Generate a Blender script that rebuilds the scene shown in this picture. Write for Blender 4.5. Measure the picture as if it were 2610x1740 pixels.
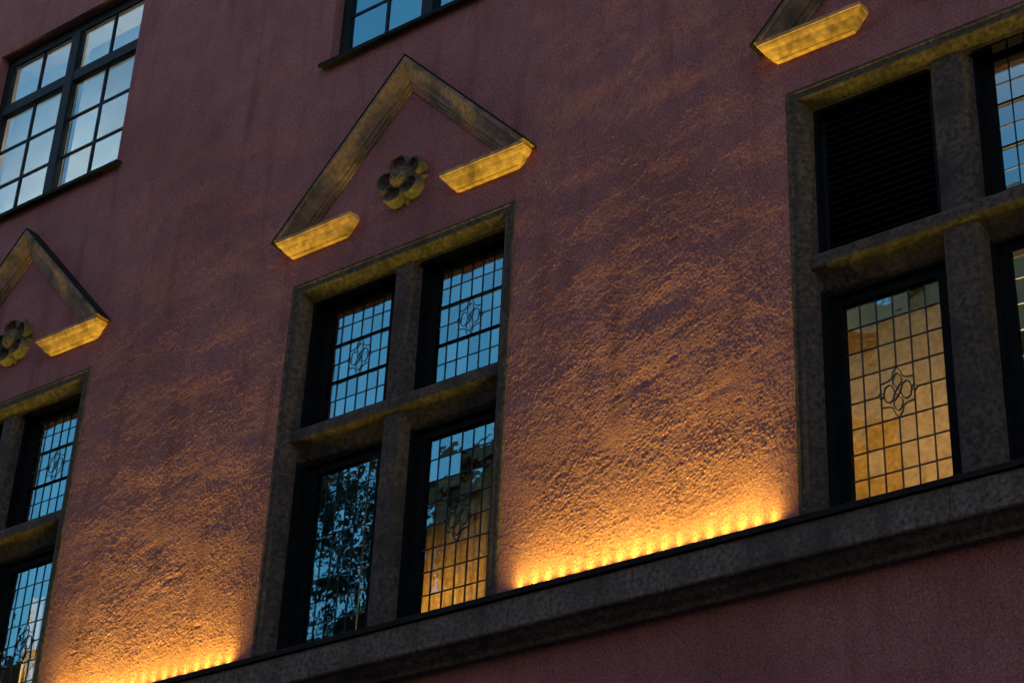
import bpy, bmesh, math, random
import numpy as np
from mathutils import Vector, Matrix
random.seed(7)
R = math.radians
S = bpy.context.scene
for o in list(bpy.data.objects): bpy.data.objects.remove(o)
COL = S.collection
ZC = 1.65                       # eye height; facade heights below are given above the eye

# ---------------------------------------------------------------- camera
yaw, pitch, roll = R(-38.609), R(29.994), R(2.808)
f = Vector((math.sin(yaw)*math.cos(pitch), math.cos(yaw)*math.cos(pitch), math.sin(pitch)))
r = Vector((math.cos(yaw), -math.sin(yaw), 0)); u = r.cross(f)
r2 = math.cos(roll)*r + math.sin(roll)*u; u2 = -math.sin(roll)*r + math.cos(roll)*u
cd = bpy.data.cameras.new('camera'); cam = bpy.data.objects.new('camera', cd); COL.objects.link(cam)
M = Matrix((r2, u2, -f)).transposed().to_4x4(); M.translation = Vector((0, -8, ZC)); cam.matrix_world = M
cd.sensor_width = 36; cd.lens = 5015.5/2610*36; cd.clip_end = 2000; cd.clip_start = .1
S.camera = cam

# ---------------------------------------------------------------- sky, sun, exposure
SUN_EL, SUN_AZ = R(3.0), R(12)          # the sun has set behind the building
w = bpy.data.worlds.new('World'); S.world = w; w.use_nodes = True
nt = w.node_tree; bg = nt.nodes['Background']
sky = nt.nodes.new('ShaderNodeTexSky'); sky.sky_type = 'NISHITA'; sky.sun_disc = False
sky.sun_elevation = SUN_EL; sky.sun_rotation = SUN_AZ
sky.air_density = 1.0; sky.dust_density = 0.7; sky.ozone_density = 2.1
nt.links.new(sky.outputs[0], bg.inputs[0]); bg.inputs[1].default_value = 0.15
sl = bpy.data.lights.new('sun', 'SUN'); sl.energy = 0.05; sl.angle = R(10); sl.color = (1, .8, .6)
so = bpy.data.objects.new('sun', sl); COL.objects.link(so)
sd = Vector((math.sin(SUN_AZ)*math.cos(SUN_EL), math.cos(SUN_AZ)*math.cos(SUN_EL), math.sin(SUN_EL)))
so.rotation_euler = sd.to_track_quat('Z', 'Y').to_euler(); so.location = (0, 60, 40)
S.view_settings.view_transform = 'Standard'; S.view_settings.look = 'None'
S.view_settings.exposure = 2.5; S.view_settings.gamma = 1; S.view_settings.use_curve_mapping = False
S.render.engine = 'CYCLES'
LED_W = 5.7

# ---------------------------------------------------------------- materials
def mat(name):
    m = bpy.data.materials.new(name); m.use_nodes = True
    return m, m.node_tree, m.node_tree.nodes['Principled BSDF']
def noise_mat(name, c1, c2, scale, rough=.8, bump=.3, bscale=None, bdist=.004, detail=6, spec=.3, stretch=(1, 1, 1), c3=None, s3=1.2, streak=None, grain=None):
    m, t, p = mat(name)
    tc = t.nodes.new('ShaderNodeTexCoord'); mp = t.nodes.new('ShaderNodeMapping'); mp.inputs['Scale'].default_value = stretch
    gm = t.nodes.new('ShaderNodeNewGeometry')
    t.links.new(gm.outputs['Position'], mp.inputs[0])
    n = t.nodes.new('ShaderNodeTexNoise'); n.inputs['Scale'].default_value = scale; n.inputs['Detail'].default_value = detail
    t.links.new(mp.outputs[0], n.inputs['Vector'])
    cr = t.nodes.new('ShaderNodeValToRGB'); cr.color_ramp.elements[0].position = .32; cr.color_ramp.elements[1].position = .68
    cr.color_ramp.elements[0].color = (*c1, 1); cr.color_ramp.elements[1].color = (*c2, 1)
    t.links.new(n.outputs['Fac'], cr.inputs[0]); out = cr.outputs[0]
    if c3:
        n3 = t.nodes.new('ShaderNodeTexNoise'); n3.inputs['Scale'].default_value = s3; n3.inputs['Detail'].default_value = 5
        t.links.new(gm.outputs['Position'], n3.inputs['Vector'])
        r3 = t.nodes.new('ShaderNodeValToRGB'); r3.color_ramp.elements[0].position = .48; r3.color_ramp.elements[1].position = .72
        t.links.new(n3.outputs['Fac'], r3.inputs[0])
        mx = t.nodes.new('ShaderNodeMix'); mx.data_type = 'RGBA'; mx.inputs[7].default_value = (*c3, 1)
        t.links.new(r3.outputs[0], mx.inputs[0]); t.links.new(out, mx.inputs[6]); out = mx.outputs[2]
    if streak:                                        # rain streaks and runs
        m2 = t.nodes.new('ShaderNodeMapping'); m2.inputs['Scale'].default_value = (5, 5, .55); t.links.new(gm.outputs['Position'], m2.inputs[0])
        n4 = t.nodes.new('ShaderNodeTexNoise'); n4.inputs['Scale'].default_value = 1.3; n4.inputs['Detail'].default_value = 6; t.links.new(m2.outputs[0], n4.inputs['Vector'])
        r4 = t.nodes.new('ShaderNodeValToRGB'); r4.color_ramp.elements[0].position = .52; r4.color_ramp.elements[1].position = .74
        t.links.new(n4.outputs['Fac'], r4.inputs[0])
        mx = t.nodes.new('ShaderNodeMix'); mx.data_type = 'RGBA'; mx.inputs[7].default_value = (*streak, 1)
        t.links.new(r4.outputs[0], mx.inputs[0]); t.links.new(out, mx.inputs[6]); out = mx.outputs[2]
    if grain:                                         # dirt held in the pits, paint worn off the grains
        ng = t.nodes.new('ShaderNodeTexNoise'); ng.inputs['Scale'].default_value = grain; ng.inputs['Detail'].default_value = 4; t.links.new(gm.outputs['Position'], ng.inputs['Vector'])
        rgp = t.nodes.new('ShaderNodeValToRGB'); rgp.color_ramp.elements[0].position = .30; rgp.color_ramp.elements[1].position = .72
        rgp.color_ramp.elements[0].color = (.55, .55, .55, 1); rgp.color_ramp.elements[1].color = (1.25, 1.25, 1.25, 1)
        t.links.new(ng.outputs['Fac'], rgp.inputs[0])
        mg = t.nodes.new('ShaderNodeMix'); mg.data_type = 'RGBA'; mg.blend_type = 'MULTIPLY'; mg.inputs[0].default_value = 1
        t.links.new(out, mg.inputs[6]); t.links.new(rgp.outputs[0], mg.inputs[7]); out = mg.outputs[2]
    t.links.new(out, p.inputs['Base Color'])
    p.inputs['Roughness'].default_value = rough; p.inputs['Specular IOR Level'].default_value = spec
    if bump:
        b = t.nodes.new('ShaderNodeBump'); b.inputs['Strength'].default_value = bump; b.inputs['Distance'].default_value = bdist
        nb = t.nodes.new('ShaderNodeTexNoise'); nb.inputs['Scale'].default_value = bscale or scale*2; nb.inputs['Detail'].default_value = 5
        t.links.new(mp.outputs[0], nb.inputs['Vector']); t.links.new(nb.outputs['Fac'], b.inputs['Height']); t.links.new(b.outputs[0], p.inputs['Normal'])
    return m
WALL = noise_mat('stucco', (.43, .146, .136), (.51, .180, .166), 5, .92, 1.0, 115, .005, spec=.12, c3=(.36, .120, .110), s3=.9, streak=(.33, .108, .098), grain=75)
STONE = noise_mat('granite', (.044, .028, .023), (.150, .092, .071), 34, .85, .8, 45, .005, spec=.2, c3=(.050, .034, .028), s3=4, streak=(.042, .030, .026))
SILLM = noise_mat('sill_granite', (.075, .048, .038), (.25, .168, .135), 38, .85, .9, 50, .005, spec=.2, c3=(.07, .048, .04), s3=3, streak=(.06, .042, .035))
CARVED = noise_mat('weathered_carving', (.09, .06, .045), (.22, .135, .088), 30, .9, .8, 60, .004, spec=.2, c3=(.06, .048, .04), s3=9)
STONE2 = noise_mat('sandstone', (.26, .135, .080), (.48, .255, .155), 30, .85, .5, 60, .003, spec=.2, c3=(.11, .075, .052), s3=5)
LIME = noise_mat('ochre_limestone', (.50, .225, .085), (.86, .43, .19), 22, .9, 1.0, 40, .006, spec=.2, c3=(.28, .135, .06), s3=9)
SLAT = noise_mat('louvre_metal', (.022, .024, .027), (.035, .037, .04), 12, .5, .1, spec=.4)
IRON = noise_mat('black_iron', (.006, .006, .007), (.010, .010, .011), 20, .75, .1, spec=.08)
LEAD = noise_mat('lead_came', (.012, .012, .014), (.03, .03, .033), 60, .55, .1, spec=.4)
PAINT = noise_mat('dark_paint', (.010, .011, .013), (.018, .020, .023), 15, .6, .1, spec=.2)
FLASH = noise_mat('black_sheet_metal', (.012, .009, .008), (.026, .020, .017), 8, .75, .1, spec=.1)
ALU = noise_mat('grey_aluminium', (.12, .12, .12), (.18, .18, .18), 30, .4, .05, spec=.5)
ROOM = noise_mat('room_plaster', (.22, .20, .17), (.26, .24, .2), 3, .9, 0)
ASPHALT = noise_mat('asphalt', (.035, .035, .037), (.06, .06, .062), 60, .9, .4, 120, .004)
PAVE = noise_mat('paving', (.16, .155, .15), (.22, .215, .21), 8, .9, .3, 40, .003)
OPP2 = noise_mat('brown_plaster', (.06, .05, .048), (.09, .075, .07), 2, .9, .2)
OPP = noise_mat('opposite_plaster', (.24, .18, .16), (.31, .235, .205), 2, .9, .2)
ROOF = noise_mat('roof_tile', (.06, .03, .025), (.1, .05, .04), 6, .85, .3)
BARK = noise_mat('bark', (.04, .03, .022), (.09, .07, .05), 9, .95, .6, 20, .02, stretch=(1, 1, .25))
LEAF = noise_mat('leaf', (.014, .026, .014), (.035, .055, .024), 1.5, .6, 0)

def glass_mat():
    m, t, p = mat('old_glass'); t.nodes.remove(p); out = t.nodes['Material Output']
    g = t.nodes.new('ShaderNodeBsdfGlossy'); g.inputs['Roughness'].default_value = .015; g.inputs['Color'].default_value = (.37, .82, .96, 1)
    tr = t.nodes.new('ShaderNodeBsdfTransparent'); tr.inputs['Color'].default_value = (.92, .95, .93, 1)
    mx = t.nodes.new('ShaderNodeMixShader')
    lw = t.nodes.new('ShaderNodeLayerWeight'); lw.inputs['Blend'].default_value = .35
    ma = t.nodes.new('ShaderNodeMath'); ma.operation = 'MULTIPLY_ADD'; ma.inputs[1].default_value = .5; ma.inputs[2].default_value = .14
    t.links.new(lw.outputs['Facing'], ma.inputs[0]); t.links.new(ma.outputs[0], mx.inputs[0])
    t.links.new(tr.outputs[0], mx.inputs[1]); t.links.new(g.outputs[0], mx.inputs[2]); t.links.new(mx.outputs[0], out.inputs[0])
    oi = t.nodes.new('ShaderNodeObjectInfo'); cr = t.nodes.new('ShaderNodeValToRGB')
    cr.color_ramp.elements[0].color = (.21, .55, .67, 1); cr.color_ramp.elements[1].color = (.32, .71, .82, 1)
    t.links.new(oi.outputs['Random'], cr.inputs[0]); t.links.new(cr.outputs[0], g.inputs['Color'])
    gm = t.nodes.new('ShaderNodeNewGeometry'); n = t.nodes.new('ShaderNodeTexNoise'); n.inputs['Scale'].default_value = 9; n.inputs['Detail'].default_value = 2
    b = t.nodes.new('ShaderNodeBump'); b.inputs['Strength'].default_value = .07; b.inputs['Distance'].default_value = .01
    t.links.new(gm.outputs['Position'], n.inputs['Vector']); t.links.new(n.outputs['Fac'], b.inputs['Height']); t.links.new(b.outputs[0], g.inputs['Normal'])
    return m
GLASS = glass_mat()
def fabric(name, c1, c2, trans=.5, scale=14):
    m, t, p = mat(name); t.nodes.remove(p); out = t.nodes['Material Output']
    gm = t.nodes.new('ShaderNodeNewGeometry'); n = t.nodes.new('ShaderNodeTexNoise'); n.inputs['Scale'].default_value = scale; n.inputs['Detail'].default_value = 7
    cr = t.nodes.new('ShaderNodeValToRGB'); cr.color_ramp.elements[0].position = .35; cr.color_ramp.elements[1].position = .65
    cr.color_ramp.elements[0].color = (*c1, 1); cr.color_ramp.elements[1].color = (*c2, 1)
    t.links.new(gm.outputs['Position'], n.inputs['Vector']); t.links.new(n.outputs['Fac'], cr.inputs[0])
    d = t.nodes.new('ShaderNodeBsdfDiffuse'); tl = t.nodes.new('ShaderNodeBsdfTranslucent'); mx = t.nodes.new('ShaderNodeMixShader'); mx.inputs[0].default_value = trans
    t.links.new(cr.outputs[0], d.inputs[0]); t.links.new(cr.outputs[0], tl.inputs[0])
    t.links.new(d.outputs[0], mx.inputs[1]); t.links.new(tl.outputs[0], mx.inputs[2]); t.links.new(mx.outputs[0], out.inputs[0])
    return m
GOLD = fabric('gold_curtain', (.44, .34, .17), (.62, .50, .28), .55, 34)
OLIVE = fabric('dark_curtain', (.022, .022, .024), (.04, .04, .042), .2)
WHITE = fabric('white_blind', (.74, .74, .72), (.8, .8, .78), .3, 3)
CREAM = fabric('cream_curtain', (.62, .52, .36), (.75, .66, .48), .5, 20)
m, t, p = mat('led_lens'); p.inputs['Base Color'].default_value = (1, .8, .5, 1); p.inputs['Emission Color'].default_value = (1, .62, .2, 1); p.inputs['Emission Strength'].default_value = 2.5
LENS = m
m, t, p = mat('lamp_bulb'); p.inputs['Emission Color'].default_value = (1, .7, .35, 1); p.inputs['Emission Strength'].default_value = 2
BULB = m

# ---------------------------------------------------------------- helpers
WL = {}                                             # world origin of every object
def reg(o, world, parent):
    WL[o.name] = Vector(world)
    o.location = WL[o.name] - (WL[parent.name] if parent else Vector())
    if parent: o.parent = parent
    COL.objects.link(o); return o
def empty(name, world, parent=None):
    o = bpy.data.objects.new(name, None); o.empty_display_size = .2
    return reg(o, (world[0], world[1], world[2]+ZC), parent)
def tag(o, label=None, cat=None, group=None, kind=None):
    for k, v in (('label', label), ('category', cat), ('group', group), ('kind', kind)):
        if v: o[k] = v
    return o
class MB:
    def __init__(s): s.v = []; s.f = []
    def add(s, vs, fs):
        n = len(s.v); s.v += [tuple(v) for v in vs]; s.f += [tuple(i+n for i in q) for q in fs]; return s
    def box(s, x0, x1, y0, y1, z0, z1):
        return s.add([(x, y, z) for x in (x0, x1) for y in (y0, y1) for z in (z0, z1)],
                     [(0, 1, 3, 2), (4, 6, 7, 5), (0, 4, 5, 1), (2, 3, 7, 6), (0, 2, 6, 4), (1, 5, 7, 3)])
    def loft(s, secs, caps=True):
        n = len(secs[0]); vs = [p for q in secs for p in q]; fs = []
        for i in range(len(secs)-1):
            for j in range(n):
                fs.append((i*n+j, i*n+(j+1) % n, (i+1)*n+(j+1) % n, (i+1)*n+j))
        if caps: fs.append(tuple(range(n))[::-1]); fs.append(tuple((len(secs)-1)*n+j for j in range(n)))
        return s.add(vs, fs)
    def bar(s, a, b, wd, dp):                       # flat bar in the xz plane
        a, b = Vector(a), Vector(b); d = (b-a).normalized(); nrm = Vector((-d.z, 0, d.x))*wd/2; yy = Vector((0, dp/2, 0))
        return s.loft([[c+nrm+yy, c+nrm-yy, c-nrm-yy, c-nrm+yy] for c in (a, b)])
    def build(s, name, m, parent=None, origin=None, bevel=0, smooth=False):
        V = [Vector((a, b, c+ZC)) for a, b, c in s.v]
        if origin is None:
            lo = Vector([min(v[i] for v in V) for i in range(3)]); hi = Vector([max(v[i] for v in V) for i in range(3)])
            origin = Vector(((lo.x+hi.x)/2, (lo.y+hi.y)/2, lo.z))
        else: origin = Vector((origin[0], origin[1], origin[2]+ZC))
        me = bpy.data.meshes.new(name); me.from_pydata([v-origin for v in V], [], s.f)
        bm = bmesh.new(); bm.from_mesh(me); bmesh.ops.recalc_face_normals(bm, faces=bm.faces)
        if bevel: bmesh.ops.bevel(bm, geom=bm.edges[:], offset=bevel, segments=1, affect='EDGES')
        bm.to_mesh(me); bm.free()
        if smooth:
            for q in me.polygons: q.use_smooth = True
        me.materials.append(m); o = bpy.data.objects.new(name, me)
        return reg(o, origin, parent)

# ---------------------------------------------------------------- ground and street
GZ = -ZC
def sheet(name, x0, x1, y0, y1, z, m): return tag(MB().box(x0, x1, y0, y1, z-.3, z).build(name, m), kind='structure')
sheet('ground', -400, 400, -400, 400, GZ-.02, ASPHALT)
sheet('road', -120, 80, -15, -3.5, GZ-.012, ASPHALT)
sheet('pavement', -120, 80, -3.5, .3, GZ+.12, PAVE)
sheet('pavement', -120, 80, -19.9, -15, GZ+.12, PAVE)

# ---------------------------------------------------------------- the building
BLD = empty('stucco_building', (-7.36, 0, GZ))
tag(BLD, 'dark red stucco building with stone window surrounds and broken pediments', 'building')
WB, WT = 4.20, 6.94                                  # windows: bottom, top
BAYS = [dict(c=-11.27, h=.95), dict(c=-7.36, h=.95), dict(c=-3.50, h=.97)]
UPS = [(-12.31, -10.45), (-8.204, -6.516), (-4.35, -2.66)]
UZ0, UZ1 = 8.80, 10.69

def fft_noise(shape, cell, lam, width, seed, ax=1.0, rot=0.):
    """band-passed noise with unit deviation: wavelength lam, log-gaussian band, stretched by 1/ax along a direction"""
    rg = np.random.default_rng(seed); F = np.fft.rfft2(rg.standard_normal(shape))
    kz = np.fft.fftfreq(shape[0], cell)[:, None]; kx = np.fft.rfftfreq(shape[1], cell)[None, :]
    c, d = math.cos(rot), math.sin(rot); k = np.sqrt((kx*c+kz*d)**2/ax**2+(-kx*d+kz*c)**2)+1e-6
    F = F*np.exp(-.5*(np.log(k*lam)/width)**2); a = np.fft.irfft2(F, s=shape); return a/a.std()
def sub(bps, cell):
    out = []
    for a, b in zip(bps[:-1], bps[1:]):
        c = cell(a, b); n = max(1, int(math.ceil((b-a)/c))); out += list(np.linspace(a, b, n+1)[:-1])
    return np.array(out+[bps[-1]])
def build_wall():
    E = .035
    holes = [(b['c']-b['h']+E, b['c']+b['h']-E, WB-.2, WT-E) for b in BAYS] + [(a, b, UZ0, UZ1) for a, b in UPS]
    FX0, FX1, FZ0, FZ1 = -13.0, -1.9, 3.1, 11.1
    xb = sorted({-40., FX0, FX1, 16.}|{h[i] for h in holes for i in (0, 1)}); zb = sorted({GZ-.1, FZ0, 4.05, 7.2, FZ1, 15.}|{h[i] for h in holes for i in (2, 3)})
    xs = sub(xb, lambda a, b: 0.0072 if a >= FX0 and b <= FX1 else 2.)
    zs = sub(zb, lambda a, b: (.0072 if a >= 4.0 and b <= 7.21 else .02) if a >= FZ0 and b <= FZ1 else 1.)
    cell = .006; sh = (1350, 1860)
    n1 = fft_noise(sh, cell, .0215, .35, 1, .85); n1 = np.where(n1 > 0, n1**1.5, .5*n1); n1b = fft_noise(sh, cell, .055, .35, 5, .6, .35)
    n2 = fft_noise(sh, cell, .16, .4, 2, .6, .45); n3 = fft_noise(sh, cell, .50, .4, 3, .7); n4 = fft_noise(sh, cell, .9, .6, 4)
    n5 = fft_noise(sh, cell, .12, .5, 6, .5, .3)
    amp = np.clip(1.0+.25*n4, .5, 1.7)
    amp = amp*(1+.9*np.clip((5.15-(FZ0+np.arange(sh[0])*cell))/.7, 0, 1))[:, None]   # coarser throw of plaster low down
    scar = -np.clip(n5-2.35, 0, 2)                     # a few dents where the plaster has come off
    N = .00100*n1*amp + .00030*n1b*amp + .00030*n2 + .0010*n3 + .0040*scar
    xx = FX0+np.arange(sh[1])*cell; zz = FZ0+np.arange(sh[0])*cell
    for dx, dz, rx, rz, dd in ((-5.31, 5.82, .16, .07, .007), (-5.42, 5.36, .13, .045, .007), (-5.2, 5.62, .2, .05, .004), (-9.35, 5.25, .15, .05, .006), (-9.2, 4.95, .17, .045, .006), (-4.95, 5.15, .12, .04, .005), (-9.05, 5.75, .2, .06, .005)):
        N -= .55*dd*np.exp(-((xx[None]-dx)/rx)**2-((zz[:, None]-dz-.25*(xx[None]-dx))/rz)**2)*(1+.4*n2)
    X, Z = np.meshgrid(xs, zs)
    gx = np.clip((X-FX0)/cell, 0, sh[1]-1.001); gz = np.clip((Z-FZ0)/cell, 0, sh[0]-1.001)
    ix, iz = gx.astype(int), gz.astype(int); fx, fz = gx-ix, gz-iz; ix1 = np.minimum(ix+1, sh[1]-1); iz1 = np.minimum(iz+1, sh[0]-1)
    Dp = (N[iz, ix]*(1-fx)+N[iz, ix1]*fx)*(1-fz)+(N[iz1, ix]*(1-fx)+N[iz1, ix1]*fx)*fz
    mask = ((X > FX0) & (X < FX1) & (Z > FZ0) & (Z < FZ1)).astype(float)
    for a, b in UPS:
        dx = np.maximum(np.maximum(a-X, X-b), 0); dz = np.maximum(np.maximum(UZ0-Z, Z-UZ1), 0)
        mask *= np.clip(np.hypot(dx, dz)/.03, 0, 1)
    Y = -np.clip(Dp, -.012, .011)*mask
    nx, nz = len(xs), len(zs)
    o = Vector((-7.36, 0, 0))
    co = np.stack([X-o.x, Y, Z+ZC], -1).reshape(-1, 3).astype(np.float32)
    cx = (xs[:-1]+xs[1:])/2; cz = (zs[:-1]+zs[1:])/2; keep = np.ones((nz-1, nx-1), bool)
    for a, b, c, d in holes: keep &= ~((cx[None] > a) & (cx[None] < b) & (cz[:, None] > c) & (cz[:, None] < d))
    ii = np.arange(nz*nx).reshape(nz, nx)
    q = np.stack([ii[:-1, :-1], ii[:-1, 1:], ii[1:, 1:], ii[1:, :-1]], -1)[keep].astype(np.int32)
    me = bpy.data.meshes.new('wall'); me.vertices.add(len(co)); me.vertices.foreach_set('co', co.ravel())
    me.loops.add(q.size); me.loops.foreach_set('vertex_index', q.ravel())
    me.polygons.add(len(q)); me.polygons.foreach_set('loop_start', np.arange(0, q.size, 4, dtype=np.int32)); me.polygons.foreach_set('loop_total', np.full(len(q), 4, np.int32))
    me.polygons.foreach_set('use_smooth', np.ones(len(q), bool)); me.update(); me.validate(); me.materials.append(WALL)
    reg(bpy.data.objects.new('wall', me), o, BLD)
build_wall()
# the rest of the house body: roof, sides, back, plaster reveals of the upper windows
MB().box(-40, -39.7, .02, 12, GZ, 14.8).box(15.7, 16, .02, 12, GZ, 14.8).box(-40, 16, 12, 12.3, GZ, 14.8).build('outer_wall', WALL, BLD)
MB().box(-40.3, 16.3, -.35, 12.5, 14.8, 15.1).build('roof', ROOF, BLD)
for a, b in UPS:
    mb = MB(); y0, y1 = 0.0, .14
    mb.add([(a, y0, UZ0), (a, y0, UZ1), (b, y0, UZ1), (b, y0, UZ0), (a, y1, UZ0), (a, y1, UZ1), (b, y1, UZ1), (b, y1, UZ0)], [(0, 1, 5, 4), (1, 2, 6, 5), (2, 3, 7, 6), (3, 0, 4, 7)])
    mb.build('window_reveal', WALL, BLD)

# ---------------------------------------------------------------- sill course
SP = [(.06, 4.19), (-.10, 4.165), (-.152, 4.160), (-.16, 4.152), (-.16, 3.985), (-.154, 3.975), (-.118, 3.972), (-.108, 3.962), (-.095, 3.945), (-.07, 3.932), (-.058, 3.922), (-.05, 3.900), (.06, 3.900)]
SILL = MB().loft([[(x, y*.9+.002, z+.0015) for y, z in SP] for x in (-20, 8)]).build('sill_course', SILLM, BLD)
xj = -20.
while xj < 8:
    ln = 1.55+random.uniform(-.18, .18); x1 = min(8, xj+ln); dz = random.uniform(-.002, .002); dy = random.uniform(-.003, .003)
    MB().loft([[(x, y+(dy if y < 0 else 0), z+dz) for y, z in SP] for x in (xj+.002, x1-.002)]).build('sill_stone', SILLM, SILL); xj = x1
FP = [(.03, 4.236), (-.168, 4.197), (-.176, 4.191), (-.176, 4.160), (-.170, 4.160), (-.168, 4.188), (.03, 4.226)]
MB().loft([[(x, y, z) for y, z in FP] for x in (-20, 8)]).build('sheet_metal_capping', FLASH, SILL)

# ---------------------------------------------------------------- windows
PR = [(0, .06), (0, -.005), (.004, -.009), (.022, -.009), (.026, -.003), (.066, -.003), (.074, .001), (.080, .008), (.092, .018), (.112, .050), (.118, .066), (.130, .070), (.130, .34), (0, .34)]
GD = .20
def arcpts(c, rad, a0, a1, n=6): return [(c[0]+rad*math.cos(R(a0+(a1-a0)*i/n)), c[1]+rad*math.sin(R(a0+(a1-a0)*i/n))) for i in range(n+1)]
def leaded(win, x0, z1, pw, ph, nr, ox0, ox1, oz0, oz1, frow, mode):
    """one leaded light: casement frame, cames, motif, panes.  x0,z1 = glass top left"""
    nc = 6; x0 = (ox0+ox1)/2-nc*pw/2; x1 = x0+nc*pw; z0 = z1-nr*ph; y = GD
    mb = MB(); fr = .03
    mb.box(ox0+.012, x0+.004, y-.025, y+.025, oz0, oz1).box(x1-.004, ox1-.012, y-.025, y+.025, oz0, oz1).box(x0+.004, x1-.004, y-.025, y+.025, z1-.004, oz1).box(x0+.004, x1-.004, y-.025, y+.025, oz0, z0+.004)
    mb.build('casement_frame', IRON, win)
    mb = MB(); cw = .0048
    mc, mr = 3, frow                                  # motif centre on grid lines
    for i in range(1, nc):
        xx = x0+i*pw+random.uniform(-.001, .001)
        if i == mc:
            mb.bar((xx, y, z0), (xx, y, z1-(mr+1)*ph), cw, .012).bar((xx, y, z1-(mr-1)*ph), (xx, y, z1), cw, .012)
        else: mb.bar((xx, y, z0), (xx, y, z1), cw, .012)
    for j in range(1, nr):
        zz = z1-j*ph; thick = cw*1.0
        if j == mr:
            mb.bar((x0, y+.001, zz), (x0+(mc-1)*pw-.018, y+.001, zz), thick, .012).bar((x0+(mc+1)*pw+.018, y+.001, zz), (x1, y+.001, zz), thick, .012)
        else: mb.bar((x0, y+.001, zz), (x1, y+.001, zz), thick, .012)
    cx, cz = x0+mc*pw, z1-mr*ph
    def line(pts, wd=.0045):
        for a, b in zip(pts[:-1], pts[1:]): mb.bar((cx+a[0], y+.002, cz+a[1]), (cx+b[0], y+.002, cz+b[1]), wd, .012)
    for sx in (-1, 1):                                # interlaced quatrefoil of curved cames
        line([(sx*(pw+.018), 0), (sx*pw, .022), (sx*(pw-.018), 0), (sx*pw, -.022), (sx*(pw+.018), 0)])
        for sz in (-1, 1):
            line([(sx*(pw-.016), sz*.006), (sx*pw*.74, sz*.040), (sx*pw*.52, sz*.052), (sx*pw*.30, sz*.040), (sx*.016, 0)])
            line([(sx*pw, sz*ph*.46), (sx*pw*.55, sz*ph*.50), (sx*.030, sz*ph*.58), (sx*.022, sz*ph*.78), (0, sz*ph)])
    for sz in (-1, 1): line([(0, sz*.022), (.024, sz*ph*.34), (.026, sz*ph*.48), (.014, sz*ph*.66), (0, sz*ph*.74), (-.014, sz*ph*.66), (-.026, sz*ph*.48), (-.024, sz*ph*.34), (0, sz*.022)])
    line([(0, .022), (.016, 0), (0, -.022), (-.016, 0), (0, .022)])
    mb.build('lead_lattice', LEAD, win)
    for j in (range(2, nr, 2) if nr == 6 else ()):
        MB().box(x0-.005, x1+.005, y-.016, y-.008, z1-j*ph-.004, z1-j*ph+.004).build('saddle_bar', IRON, win)
    # panes
    g = .0015; pm = None; rest = MB()
    for j in range(nr):
        for i in range(nc):
            c = Vector((x0+(i+.5)*pw, y, z1-(j+.5)*ph)); rot = (R(random.gauss(0, .45)), 0, R(random.gauss(0, .45)))
            if mode(i, j):
                if pm is None:
                    hx, hz = pw/2-g, ph/2-g
                    o = MB().box(-hx, hx, -.0015, .0015, -hz-ZC, hz-ZC).build('pane', GLASS, win, origin=(0, 0, -ZC)); pm = o.data
                    o.location = c+Vector((0, 0, ZC))-WL[win.name]
                else:
                    o = bpy.data.objects.new('pane', pm); reg(o, c+Vector((0, 0, ZC)), win)
                o.rotation_euler = rot
            else:
                hx, hz = pw/2-g, ph/2-g; t1, t2 = rot[2], rot[0]
                vs = [(c.x+a, c.y+b+a*t1-d*t2, c.z+d) for a in (-hx, hx) for b in (-.0015, .0015) for d in (-hz, hz)]
                rest.add(vs, [(0, 1, 3, 2), (4, 6, 7, 5), (0, 4, 5, 1), (2, 3, 7, 6), (0, 2, 6, 4), (1, 5, 7, 3)])
    if rest.v: tag(rest.build('panes', GLASS, win), kind='stuff')
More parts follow.
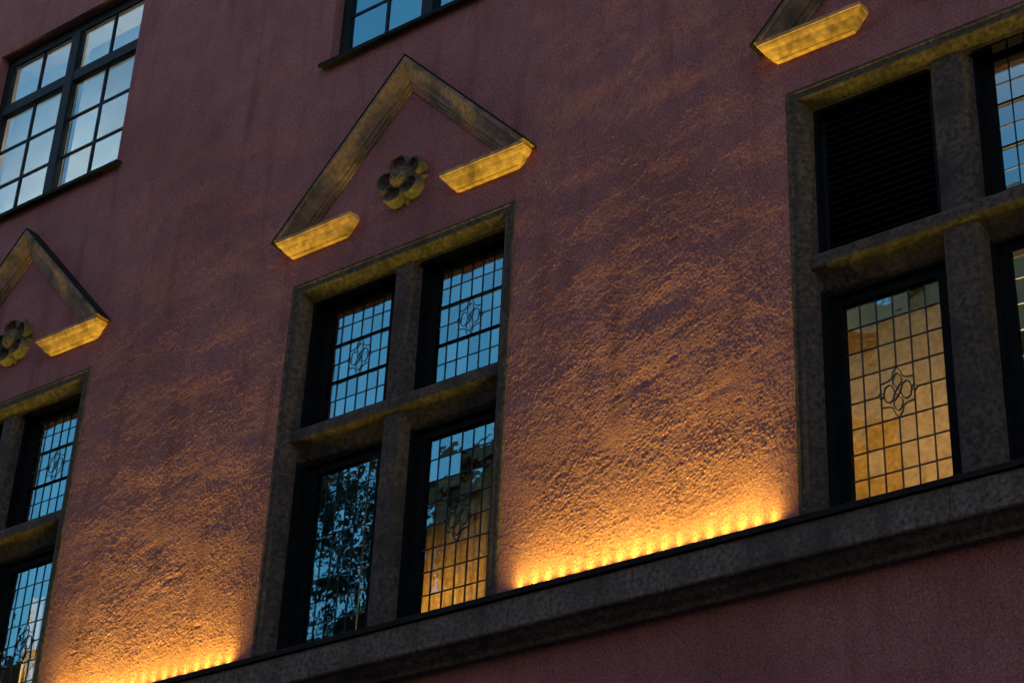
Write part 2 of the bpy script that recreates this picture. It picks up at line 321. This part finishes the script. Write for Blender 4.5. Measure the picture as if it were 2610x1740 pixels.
def stone_window(b, k):
    c, h = b['c'], b['h']; xl, xr = c-h, c+h
    win = empty('window', (c, .1, WB), BLD)
    L = lambda z: [(xl+wd, y, z) for wd, y in PR]
    Rr = lambda z: [(xr-wd, y, z) for wd, y in PR]
    zs = [WB-.02, 5.50, 5.845, 6.70]
    for fn in (L, Rr):
        for a, e in zip(zs[:-1], zs[1:]):
            sh = random.uniform(-.0015, .0015)
            MB().loft([[(x, y+(sh if y < .1 else 0), z) for x, y, z in fn(q)] for q in (a+.0018, e-.0018)]).build('jamb_stone', STONE, win)
    MB().loft([L(6.7018), [(xl+wd, y, WT-wd) for wd, y in PR], [(xr-wd, y, WT-wd) for wd, y in PR], Rr(6.7018)]).build('lintel', STONE, win)
    # mullion (chamfered) and transom
    hw = .107 if k != 2 else .125; fw = .060 if k != 2 else .085
    mp = [(-hw, .34), (-hw, .115), (-fw-.012, .062), (-fw, .052), (fw, .052), (fw+.012, .062), (hw, .115), (hw, .34)]
    for a, e in ((WB-.02, 5.722), (5.80, WT-.108)):
        n = 6; MB().loft([[(c+x+random.uniform(-.0012, .0012), y+random.uniform(-.0012, .0012), a+(e-a)*i/n) for x, y in mp] for i in range(n+1)]).build('mullion', STONE, win)
    tp = [(.34, 5.90), (.10, 5.862), (.052, 5.835), (.030, 5.812), (.026, 5.80), (.026, 5.745), (.032, 5.735), (.075, 5.715), (.10, 5.68), (.13, 5.63), (.15, 5.615), (.34, 5.61)]
    MB().loft([[(x, y, z) for y, z in tp] for x in (xl+.095, xr-.095)]).build('transom', STONE, win)
    il, ir = xl+.13, xr-.13
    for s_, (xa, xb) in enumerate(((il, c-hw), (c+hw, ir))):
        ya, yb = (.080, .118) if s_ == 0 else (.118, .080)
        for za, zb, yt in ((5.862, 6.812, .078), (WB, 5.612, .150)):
            MB().box(xa-.001, xa+.012, ya, .176, za, zb).box(xb-.012, xb+.001, yb, .176, za, zb).box(xa+.012, xb-.012, yt, .176, zb-.014, zb+.001).build('shade_lining', IRON, win)  # boards over reveals and soffits; near-black colour stands in for their deep shade
    lights = [(il, c-hw), (c+hw, ir)]
    pw = .0888 if k != 2 else .0953
    gl = [il+.042, c+hw+.022]
    for s in (0, 1):
        ox0, ox1 = lights[s]
        if k == 2 and s == 0:                          # ventilation louvre instead of glass
            lv = MB().box(ox0, ox0+.03, .15, .24, 5.86, 6.81).box(ox1-.03, ox1, .15, .24, 5.86, 6.81).box(ox0+.03, ox1-.03, .15, .24, 6.78, 6.81).build('louvre', PAINT, BLD)
            for i in range(20):
                z = 5.885+i*.0455
                MB().loft([[(x, y, z+dz) for y, dz in ((.150, 0), (.153, -.004), (.222, .040), (.219, .044))] for x in (ox0+.031, ox1-.031)]).build('slat', SLAT, lv)
            MB().box(ox0, ox1, .27, .30, 5.84, 6.82).build('back_panel', IRON, lv)
        else:
            up = (lambda i, j: True) if k == 1 else ((lambda i, j: True) if (k == 0 and s == 1) else ((lambda i, j: i < 2) if (k == 2 and s == 1) else (lambda i, j: False)))
            leaded(win, gl[s], 6.765, pw, .14, 6, ox0, ox1, 5.87, 6.82, 3, up)
        lo = (lambda i, j: True) if (k == 1 or (k == 2 and s == 0)) else (lambda i, j: False)
        leaded(win, gl[s], 5.545, pw, .1495, 8, ox0, ox1, WB-.01, 5.62, 4, lo)
for k, b in enumerate(BAYS): stone_window(b, k)

def upper_window(a, b, k):
    win = empty('window', ((a+b)/2, .1, UZ0), BLD); c = (a+b)/2
    y0, y1 = .085, .135
    MB().box(a, a+.075, y0, y1, UZ0, UZ1).box(b-.075, b, y0, y1, UZ0, UZ1).box(a+.075, b-.075, y0, y1, UZ1-.10, UZ1).box(a+.075, b-.075, y0, y1, UZ0, UZ0+.085).build('window_frame', PAINT, win)
    MB().box(c-.05, c+.05, y0-.02, y1-.002, UZ0+.085, UZ1-.10).build('mullion', PAINT, win)
    zt = 10.10
    for xa, xb in ((a+.075, c-.05), (c+.05, b-.075)):
        MB().box(xa, xb, y0-.015, y1-.003, zt-.055, zt+.045).build('transom', PAINT, win)
        xm = (xa+xb)/2
        mb = MB(); zg0 = UZ0+.085; ph = (zt-.055-zg0)/3
        mb.box(xm-.010, xm+.010, .098, .122, zg0, zt-.055).box(xm-.010, xm+.010, .098, .122, zt+.045, UZ1-.10)
        for j in (1, 2): mb.box(xa, xm-.010, .099, .121, zg0+j*ph-.009, zg0+j*ph+.009).box(xm+.010, xb, .099, .121, zg0+j*ph-.009, zg0+j*ph+.009)
        mb.build('glazing_bars', PAINT, win)
        for (za, zb) in [(zg0+j*ph, zg0+(j+1)*ph) for j in range(3)]+[(zt+.045, UZ1-.10)]:
            for (p, q) in ((xa, xm), (xm, xb)):
                o = MB().box(p+.002, q-.002, .109, .112, za+.002, zb-.002).build('pane', GLASS, win)
                o.rotation_euler = (R(random.gauss(0, .15)), 0, R(random.gauss(0, .2)))
    SLP = [(.10, UZ0+.03), (-.052, UZ0-.004), (-.055, UZ0-.010), (-.055, UZ0-.040), (-.045, UZ0-.040), (-.04, UZ0-.025), (.02, UZ0-.02), (.10, UZ0-.01)]
    MB().loft([[(x, y, z) for y, z in SLP] for x in (a-.06, b+.06)]).build('window_sill', FLASH, win)
for k, (a, b) in enumerate(UPS): upper_window(a, b, k)

# ---------------------------------------------------------------- broken pediments
def pediment(c):
    ped = empty('pediment', (c, 0, 7.17), BLD)
    # horizontal returns: moulded block flaring .1 to the front and both ends
    lev = [(0, 0), (.026, .003), (.029, .012), (.036, .016), (.048, .026), (.062, .044), (.070, .058), (.074, .064), (.086, .074), (.096, .088), (.099, .098), (.106, .100), (.106, .124)]
    for s in (-1, 1):
        xa, xb = (c-.957, c-.495) if s < 0 else (c+.495, c+.957)
        secs = []
        for fl, dz in lev:
            z = 7.172+dz; secs.append([(xa-fl, .03, z), (xa-fl, -fl-.004, z), (xb+fl, -fl-.004, z), (xb+fl, .03, z)])
        secs.append([(xa-.09, .03, 7.340), (xa-.09, -.05, 7.318), (xb+.09, -.05, 7.318), (xb+.09, .03, 7.340)])
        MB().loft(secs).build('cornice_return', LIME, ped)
    # raking cornices, cut in stones
    th = math.atan2(8.43-7.31, 1.065); ca, sa = math.cos(th), math.sin(th)
    RP = [(0, .03), (0, -.016), (.018, -.018), (.021, -.034), (.040, -.036), (.043, -.052), (.052, -.056), (.060, -.058), (.126, -.104), (.130, -.113), (.160, -.113), (.172, .03)]
    za = 8.20                                          # inner edge apex at the wall
    for s in (-1, 1):
        def P(tt, n, y):                               # tt down the rake from the apex mitre
            vert = n/ca; x = tt*ca; z = za+vert-tt*sa
            return (c+s*x, y, z)
        T = 1.44
        cuts = [0, .30, .86, T] if s < 0 else [0, .27, .80, T]
        for i, (t0, t1) in enumerate(zip(cuts[:-1], cuts[1:])):
            if i == 0: continue
            secs = []
            for tt in (t0+.003, t1-.003 if i < 2 else t1):
                if i == 2 and tt == t1: secs.append([P((za+n/ca-7.30)/sa, n, y) for n, y in RP])
                else: secs.append([P(tt+n*.0, n, y) if False else (c+s*(tt*ca+n*sa*0), y, za+n/ca-tt*sa) for n, y in RP])
            MB().loft(secs).build('raking_stone', STONE2, ped)
    MB().loft([[(c+x, y, za+n/ca-abs(x)/ca*sa) for n, y in RP] for x in (-.298*ca, 0, .268*ca)]).build('apex_stone', STONE2, ped)
    MB().loft([[(c+s_, y, za+(n/ca)-abs(s_)/ca*sa) for n, y in ((.163, -.118), (.172, -.118), (.172, .02), (.163, .02))] for s_ in (-1.10, 0, 1.10)]).build('lead_capping', FLASH, ped)
def rosette(c):
    """carved flower: domed centre, five cupped petals with rolled rims, leaf tips between the upper ones"""
    cz = 7.44; nr, na = 56, 220; V = []; RM = .225
    pet = [(R(-115+72*i), .118, .080) for i in range(5)]
    tips = [(R(-115+36+72*i), .150, .048) for i in range(5)]
    for i in range(nr+1):
        for j in range(na):
            a = 2*math.pi*j/na; r_ = RM*i/nr; x, z = r_*math.cos(a), r_*math.sin(a); h = -.012
            for t, rc, pr in pet:
                px, pz = x-rc*math.cos(t), z-rc*math.sin(t)
                ur, ut = px*math.cos(t)+pz*math.sin(t), -px*math.sin(t)+pz*math.cos(t)
                d = math.hypot(ur/1.0, ut/1.05)/pr
                if d < 1:
                    prof = .040+.026*math.exp(-((d-.78)/.14)**2)-.012*math.exp(-(d/.4)**2)-.004*math.cos(ut/pr*14)*(1-d)+.02*max(0, ur/pr)
                    h = max(h, prof*(1-max(0, (d-.88)/.12)**2)**.5)
            for t, rc, pr in tips:
                px, pz = x-rc*math.cos(t), z-rc*math.sin(t)
                ur, ut = px*math.cos(t)+pz*math.sin(t), -px*math.sin(t)+pz*math.cos(t)
                d = abs(ut)/.030+abs(ur)/.062
                if d < 1: h = max(h, .010+.030*(1-d))
            d = math.hypot(x, (z-.008)*.95)/.082
            if d < 1: h = max(h, .048+.062*(1-d*d)**.5+.004*math.sin(x*190)*math.sin(z*190))
            V.append((c+x*1.03, -h, cz+z))
    F = [(i*na+j, i*na+(j+1) % na, (i+1)*na+(j+1) % na, (i+1)*na+j) for i in range(nr) for j in range(na)]
    F = [q for q in F if min(V[v][1] for v in q) < .011]
    MB().add(V, F).build('rosette', CARVED, BLD, smooth=True)
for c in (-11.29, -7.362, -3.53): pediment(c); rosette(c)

# ---------------------------------------------------------------- rooms behind the windows
def room(x0, x1, z0, z1, hx0, hx1, hz0, hz1, y0=.36, y1=4.0):
    mb = MB(); t = .1
    mb.box(x0-t, x0, y0, y1, z0, z1).box(x1, x1+t, y0, y1, z0, z1).box(x0-t, x1+t, y1, y1+t, z0-t, z1+t).box(x0-t, x1+t, y0, y1, z1, z1+t).box(x0-t, x1+t, y0, y1, z0-t, z0)
    mb.box(x0-t, hx0, y0-.06, y0-.005, z0-t, z1+t).box(hx1, x1+t, y0-.06, y0-.005, z0-t, z1+t).box(hx0, hx1, y0-.06, y0-.005, hz1, z1+t).box(hx0, hx1, y0-.06, y0-.005, z0-t, hz0)
    mb.build('room_lining', ROOM, BLD)
for b in BAYS: room(b['c']-1.6, b['c']+1.6, 3.4, 7.6, b['c']-b['h']+.05, b['c']+b['h']-.05, WB-.03, WT-.06, .37)
for a, b in UPS: room(a-.8, b+.8, 8.0, 11.4, a+.01, b-.01, UZ0+.01, UZ1-.01, .21, 3.5)
def curtain(x0, x1, y, z0, z1, m, folds, amp, label, cat='curtain', group=None):
    n = folds*8; mb = MB(); V = []; T = .003
    ph = random.uniform(0, 6)
    for side in (0, 1):
        for z in (z0, z1):
            for i in range(n+1):
                x = x0+(x1-x0)*i/n; V.append((x, y+amp*math.sin(2*math.pi*folds*i/n+ph+.5*math.sin(i*.21))*(1 if z == z0 else .7)+side*T, z))
    N = n+1; F = []
    for i in range(n): F += [(i, i+1, N+i+1, N+i), (2*N+i, 3*N+i, 3*N+i+1, 2*N+i+1), (i, 2*N+i, 2*N+i+1, i+1), (N+i, N+i+1, 3*N+i+1, 3*N+i)]
    F += [(0, N, 3*N, 2*N), (n, 2*N+n, 3*N+n, N+n)]
    return tag(mb.add(V, F).build('curtain' if cat == 'curtain' else 'roller_blind', m, smooth=(cat == 'curtain')), label, cat, group)
def lamp(x, y, z, to, watt, label, spot=150, col=(1, .62, .25)):
    e = tag(empty('interior_lamp', (x, y, z)), label, 'lamp')
    mb = MB(); n = 16
    mb.loft([[(x+rr*math.cos(2*math.pi*i/n), y+rr*math.sin(2*math.pi*i/n), z+zz) for i in range(n)] for rr, zz in ((.02, .10), (.035, .13), (.04, .16), (.03, .19), (.012, .21))]).build('bulb', BULB, e, smooth=True)
    mb = MB().loft([[(x+rr*math.cos(2*math.pi*i/n), y+rr*math.sin(2*math.pi*i/n), z+zz) for i in range(n)] for rr, zz in ((.09, 0), (.09, .012), (.012, .02), (.012, .10))]); mb.build('stand', IRON, e)
    l = bpy.data.lights.new('lamp_light', 'SPOT'); l.energy = watt; l.color = col; l.spot_size = R(spot); l.spot_blend = .6; l.shadow_soft_size = .05
    lo = bpy.data.objects.new('lamp_light', l); p = Vector((x, y-.05, z+.16)); reg(lo, (p.x, p.y, p.z+ZC), e)
    lo.rotation_euler = (Vector(to)-p).to_track_quat('-Z', 'Y').to_euler()
curtain(-4.75, -3.42, .46, 4.15, 5.56, GOLD, 5, .008, 'glowing gold curtain behind leaded light below the louvre')
lamp(-3.95, 2.0, 4.25, (-4.15, .46, 4.9), 105, 'lit lamp standing behind the glowing gold curtain')
curtain(-7.42, -6.42, .46, 4.15, 5.45, GOLD, 9, .02, 'gold pleated curtain in window with four leaded lights')
lamp(-7.25, 1.0, 4.2, (-7.0, .46, 4.7), 26, 'lit lamp standing behind the gold pleated curtain')
curtain(-8.5, -7.5, .48, 4.15, 5.62, OLIVE, 8, .03, 'dark curtain behind tree reflecting leaded light')
curtain(-11.12, -10.3, .46, 4.15, 5.45, CREAM, 9, .03, 'cream curtain with bright fold in far leaded window')
lamp(-10.75, 1.0, 4.3, (-10.9, .46, 4.9), 36, 'lit lamp standing behind the cream curtain', 110)
for i, (xa, xb) in enumerate(((-12.24, -11.42), (-11.34, -10.52))):
    curtain(xa, xb, .20, 8.86, 10.46, WHITE, 1, .0, 'white roller blind lowered behind upper window of small square panes', 'blind', 'white blinds in the upper window')

lamp(-11.38, 1.6, 8.5, (-11.38, .2, 9.7), 170, 'lit lamp standing behind the white roller blinds', 120, (1, .86, .70))

# ---------------------------------------------------------------- LED uplights on the sill
def led_light():
    l = bpy.data.lights.new('led_light', 'SPOT'); l.energy = LED_W; l.color = (1, .96, .11); l.spot_size = R(140); l.spot_blend = .5; l.shadow_soft_size = .006
    l.use_nodes = True; t = l.node_tree; em = t.nodes['Emission']
    tc = t.nodes.new('ShaderNodeTexCoord'); sx = t.nodes.new('ShaderNodeSeparateXYZ'); t.links.new(tc.outputs['Normal'], sx.inputs[0])
    def mth(op, a, b=None):
        n = t.nodes.new('ShaderNodeMath'); n.operation = op
        for i, v in enumerate((a, b)):
            if v is None: continue
            if isinstance(v, (int, float)): n.inputs[i].default_value = v
            else: t.links.new(v, n.inputs[i])
        return n.outputs[0]
    X, Y, Z = [mth('ABSOLUTE', sx.outputs[i]) for i in range(3)]
    tx = mth('ARCTAN2', X, Z); ty = mth('ARCTAN2', Y, Z)
    # wall-grazing optic: tight across the wall, wide along it
    ky = mth('ADD', mth('POWER', mth('DIVIDE', ty, R(5)), 1.5), 1.0); kx = mth('ADD', mth('POWER', mth('DIVIDE', tx, R(22)), 2.0), 1.0)
    t.links.new(mth('DIVIDE', mth('ADD', mth('DIVIDE', 1.0, ky), .13), kx), em.inputs['Strength'])
    return l
LEDS = []
for kf in (.86, 1.0, 1.0, 1.12):
    LEDS.append(led_light()); LEDS[-1].energy = LED_W*kf
def light_bar(xa, xb, label, n=18):
    e = tag(empty('light_bar', ((xa+xb)/2, -.08, 4.211)), label, 'light', 'linear uplights along the sill')
    g = (xb-xa)/(n-1)
    MB().loft([[(x, y, z) for y, z in ((-.102, 4.211), (-.102, 4.228), (-.098, 4.231), (-.062, 4.231), (-.058, 4.228), (-.058, 4.220))] for x in (xa-.045, xb+.045)]).build('housing', ALU, e)
    me = None
    for i in range(n):
        x = xa+i*g
        if me is None:
            nn = 10; o = MB().loft([[(rr*math.cos(2*math.pi*q/nn), rr*math.sin(2*math.pi*q/nn), zz-ZC) for q in range(nn)] for rr, zz in ((.011, 0), (.011, .002), (.007, .004))]).build('lens', LENS, e, origin=(0, 0, -ZC)); me = o.data
            o.location = Vector((x, -.08, 4.2315+ZC))-WL[e.name]
        else: reg(bpy.data.objects.new('lens', me), (x, -.08, 4.2315+ZC), e)
        lo = bpy.data.objects.new('led_light', random.choice(LEDS)); reg(lo, (x, -.08, 4.240+ZC), e); lo.rotation_euler = (R(180), 0, 0)
light_bar(-6.244, -4.617, 'glowing linear uplight on sill between four light window and louvred window')
light_bar(-10.13, -8.50, 'glowing linear uplight on sill between far leaded window and four light window')
light_bar(-14.0, -12.40, 'linear uplight on sill beyond the far leaded window')
light_bar(-2.35, -.72, 'linear uplight on sill beyond the louvred window')

# ---------------------------------------------------------------- across the street (seen in the panes)
Y0 = -20.5
def opposite(xa, xb, RZ, m, label):
    ob = tag(empty('apartment_building', ((xa+xb)/2, -26, GZ)), label, 'building', 'houses across the street')
    MB().box(xa, xb, -32, Y0, GZ, RZ).build('wall', m, ob)
    MB().box(xa, xb, -32, Y0+.5, RZ, RZ+.5).build('cornice', m, ob)
    MB().loft([[(x, -32.4, RZ+.5), (x, Y0+.3, RZ+.5), (x, -26, RZ+2.0)] for x in (xa, xb)]).build('roof', ROOF, ob)
    n = int((xb-xa)//4.2); o0 = xa+((xb-xa)-n*4.2)/2
    for i in range(n):
        for j in range(5):
            x = o0+1.4+i*4.2; z = GZ+2.2+j*3.6
            MB().box(x, x+1.4, Y0-.02, Y0+.03, z, z+2.1).build('window', IRON, ob)
opposite(-18.8, 14, 19.4, OPP, 'taller pale house across the street reflected in the golden light')
opposite(-25.6, -19.2, 18.0, OPP2, 'narrow brown house across the street beside the taller pale one')
opposite(-75, -26, 11.5, OPP2, 'low brown house across the street behind the reflected trees')
def tree(x, y, h, rad, seed, label):
    rg = random.Random(seed); e = tag(empty('tree', (x, y, GZ)), label, 'tree', 'trees across the street')
    mb = MB(); n = 8
    def limb(a, b, r0, r1):
        a, b = Vector(a), Vector(b); d = (b-a).normalized(); s = d.orthogonal().normalized(); q = d.cross(s)
        mb.loft([[c+(s*math.cos(2*math.pi*i/n)+q*math.sin(2*math.pi*i/n))*rr for i in range(n)] for c, rr in ((a, r0), (a.lerp(b, .5)+s*.1, (r0+r1)/2), (b, r1))])
    limb((x, y, GZ), (x+.2, y, GZ+h*.55), .32, .2); ends = []
    for i in range(14):
        a = rg.uniform(0, 6.28); z = GZ+h*rg.uniform(.3, .6); q = rad*rg.uniform(.45, .85)
        p = (x+q*math.cos(a), y+q*math.sin(a), z+h*rg.uniform(.12, .38)); limb((x+.1, y, z), p, .12, .03); ends.append(p)
    mb.build('trunk', BARK, e)
    mb = MB(); V = []; F = []
    cl = [Vector(p) for p in ends]+[Vector((x+rad*rg.gauss(0, .38), y+rad*rg.gauss(0, .38), GZ+h*rg.uniform(.42, .98))) for _ in range(46)]
    for c in cl:
        cr = rg.uniform(.6, 1.3)
        for _ in range(190):
            p = c+Vector((rg.gauss(0, cr*.5), rg.gauss(0, cr*.5), rg.gauss(0, cr*.4))); s = rg.uniform(.09, .19)
            a = Vector((rg.gauss(0, 1), rg.gauss(0, 1), rg.gauss(0, 1))).normalized(); b = a.orthogonal().normalized()
            k = len(V); V += [p-a*s, p+b*s*.5, p+a*s, p-b*s*.5]; F.append((k, k+1, k+2, k+3))
    mb.add(V, F).build('crown', LEAF, e)
tree(-22.5, -15.6, 16.8, 3.4, 1, 'tall leafy tree reflected in the dark leaded light')
tree(-30.5, -15.8, 15.0, 3.4, 2, 'broad leafy tree reflected beside the tall one')
tree(-38, -15.6, 15.5, 3.2, 3, 'leafy tree reflected in the far leaded window')
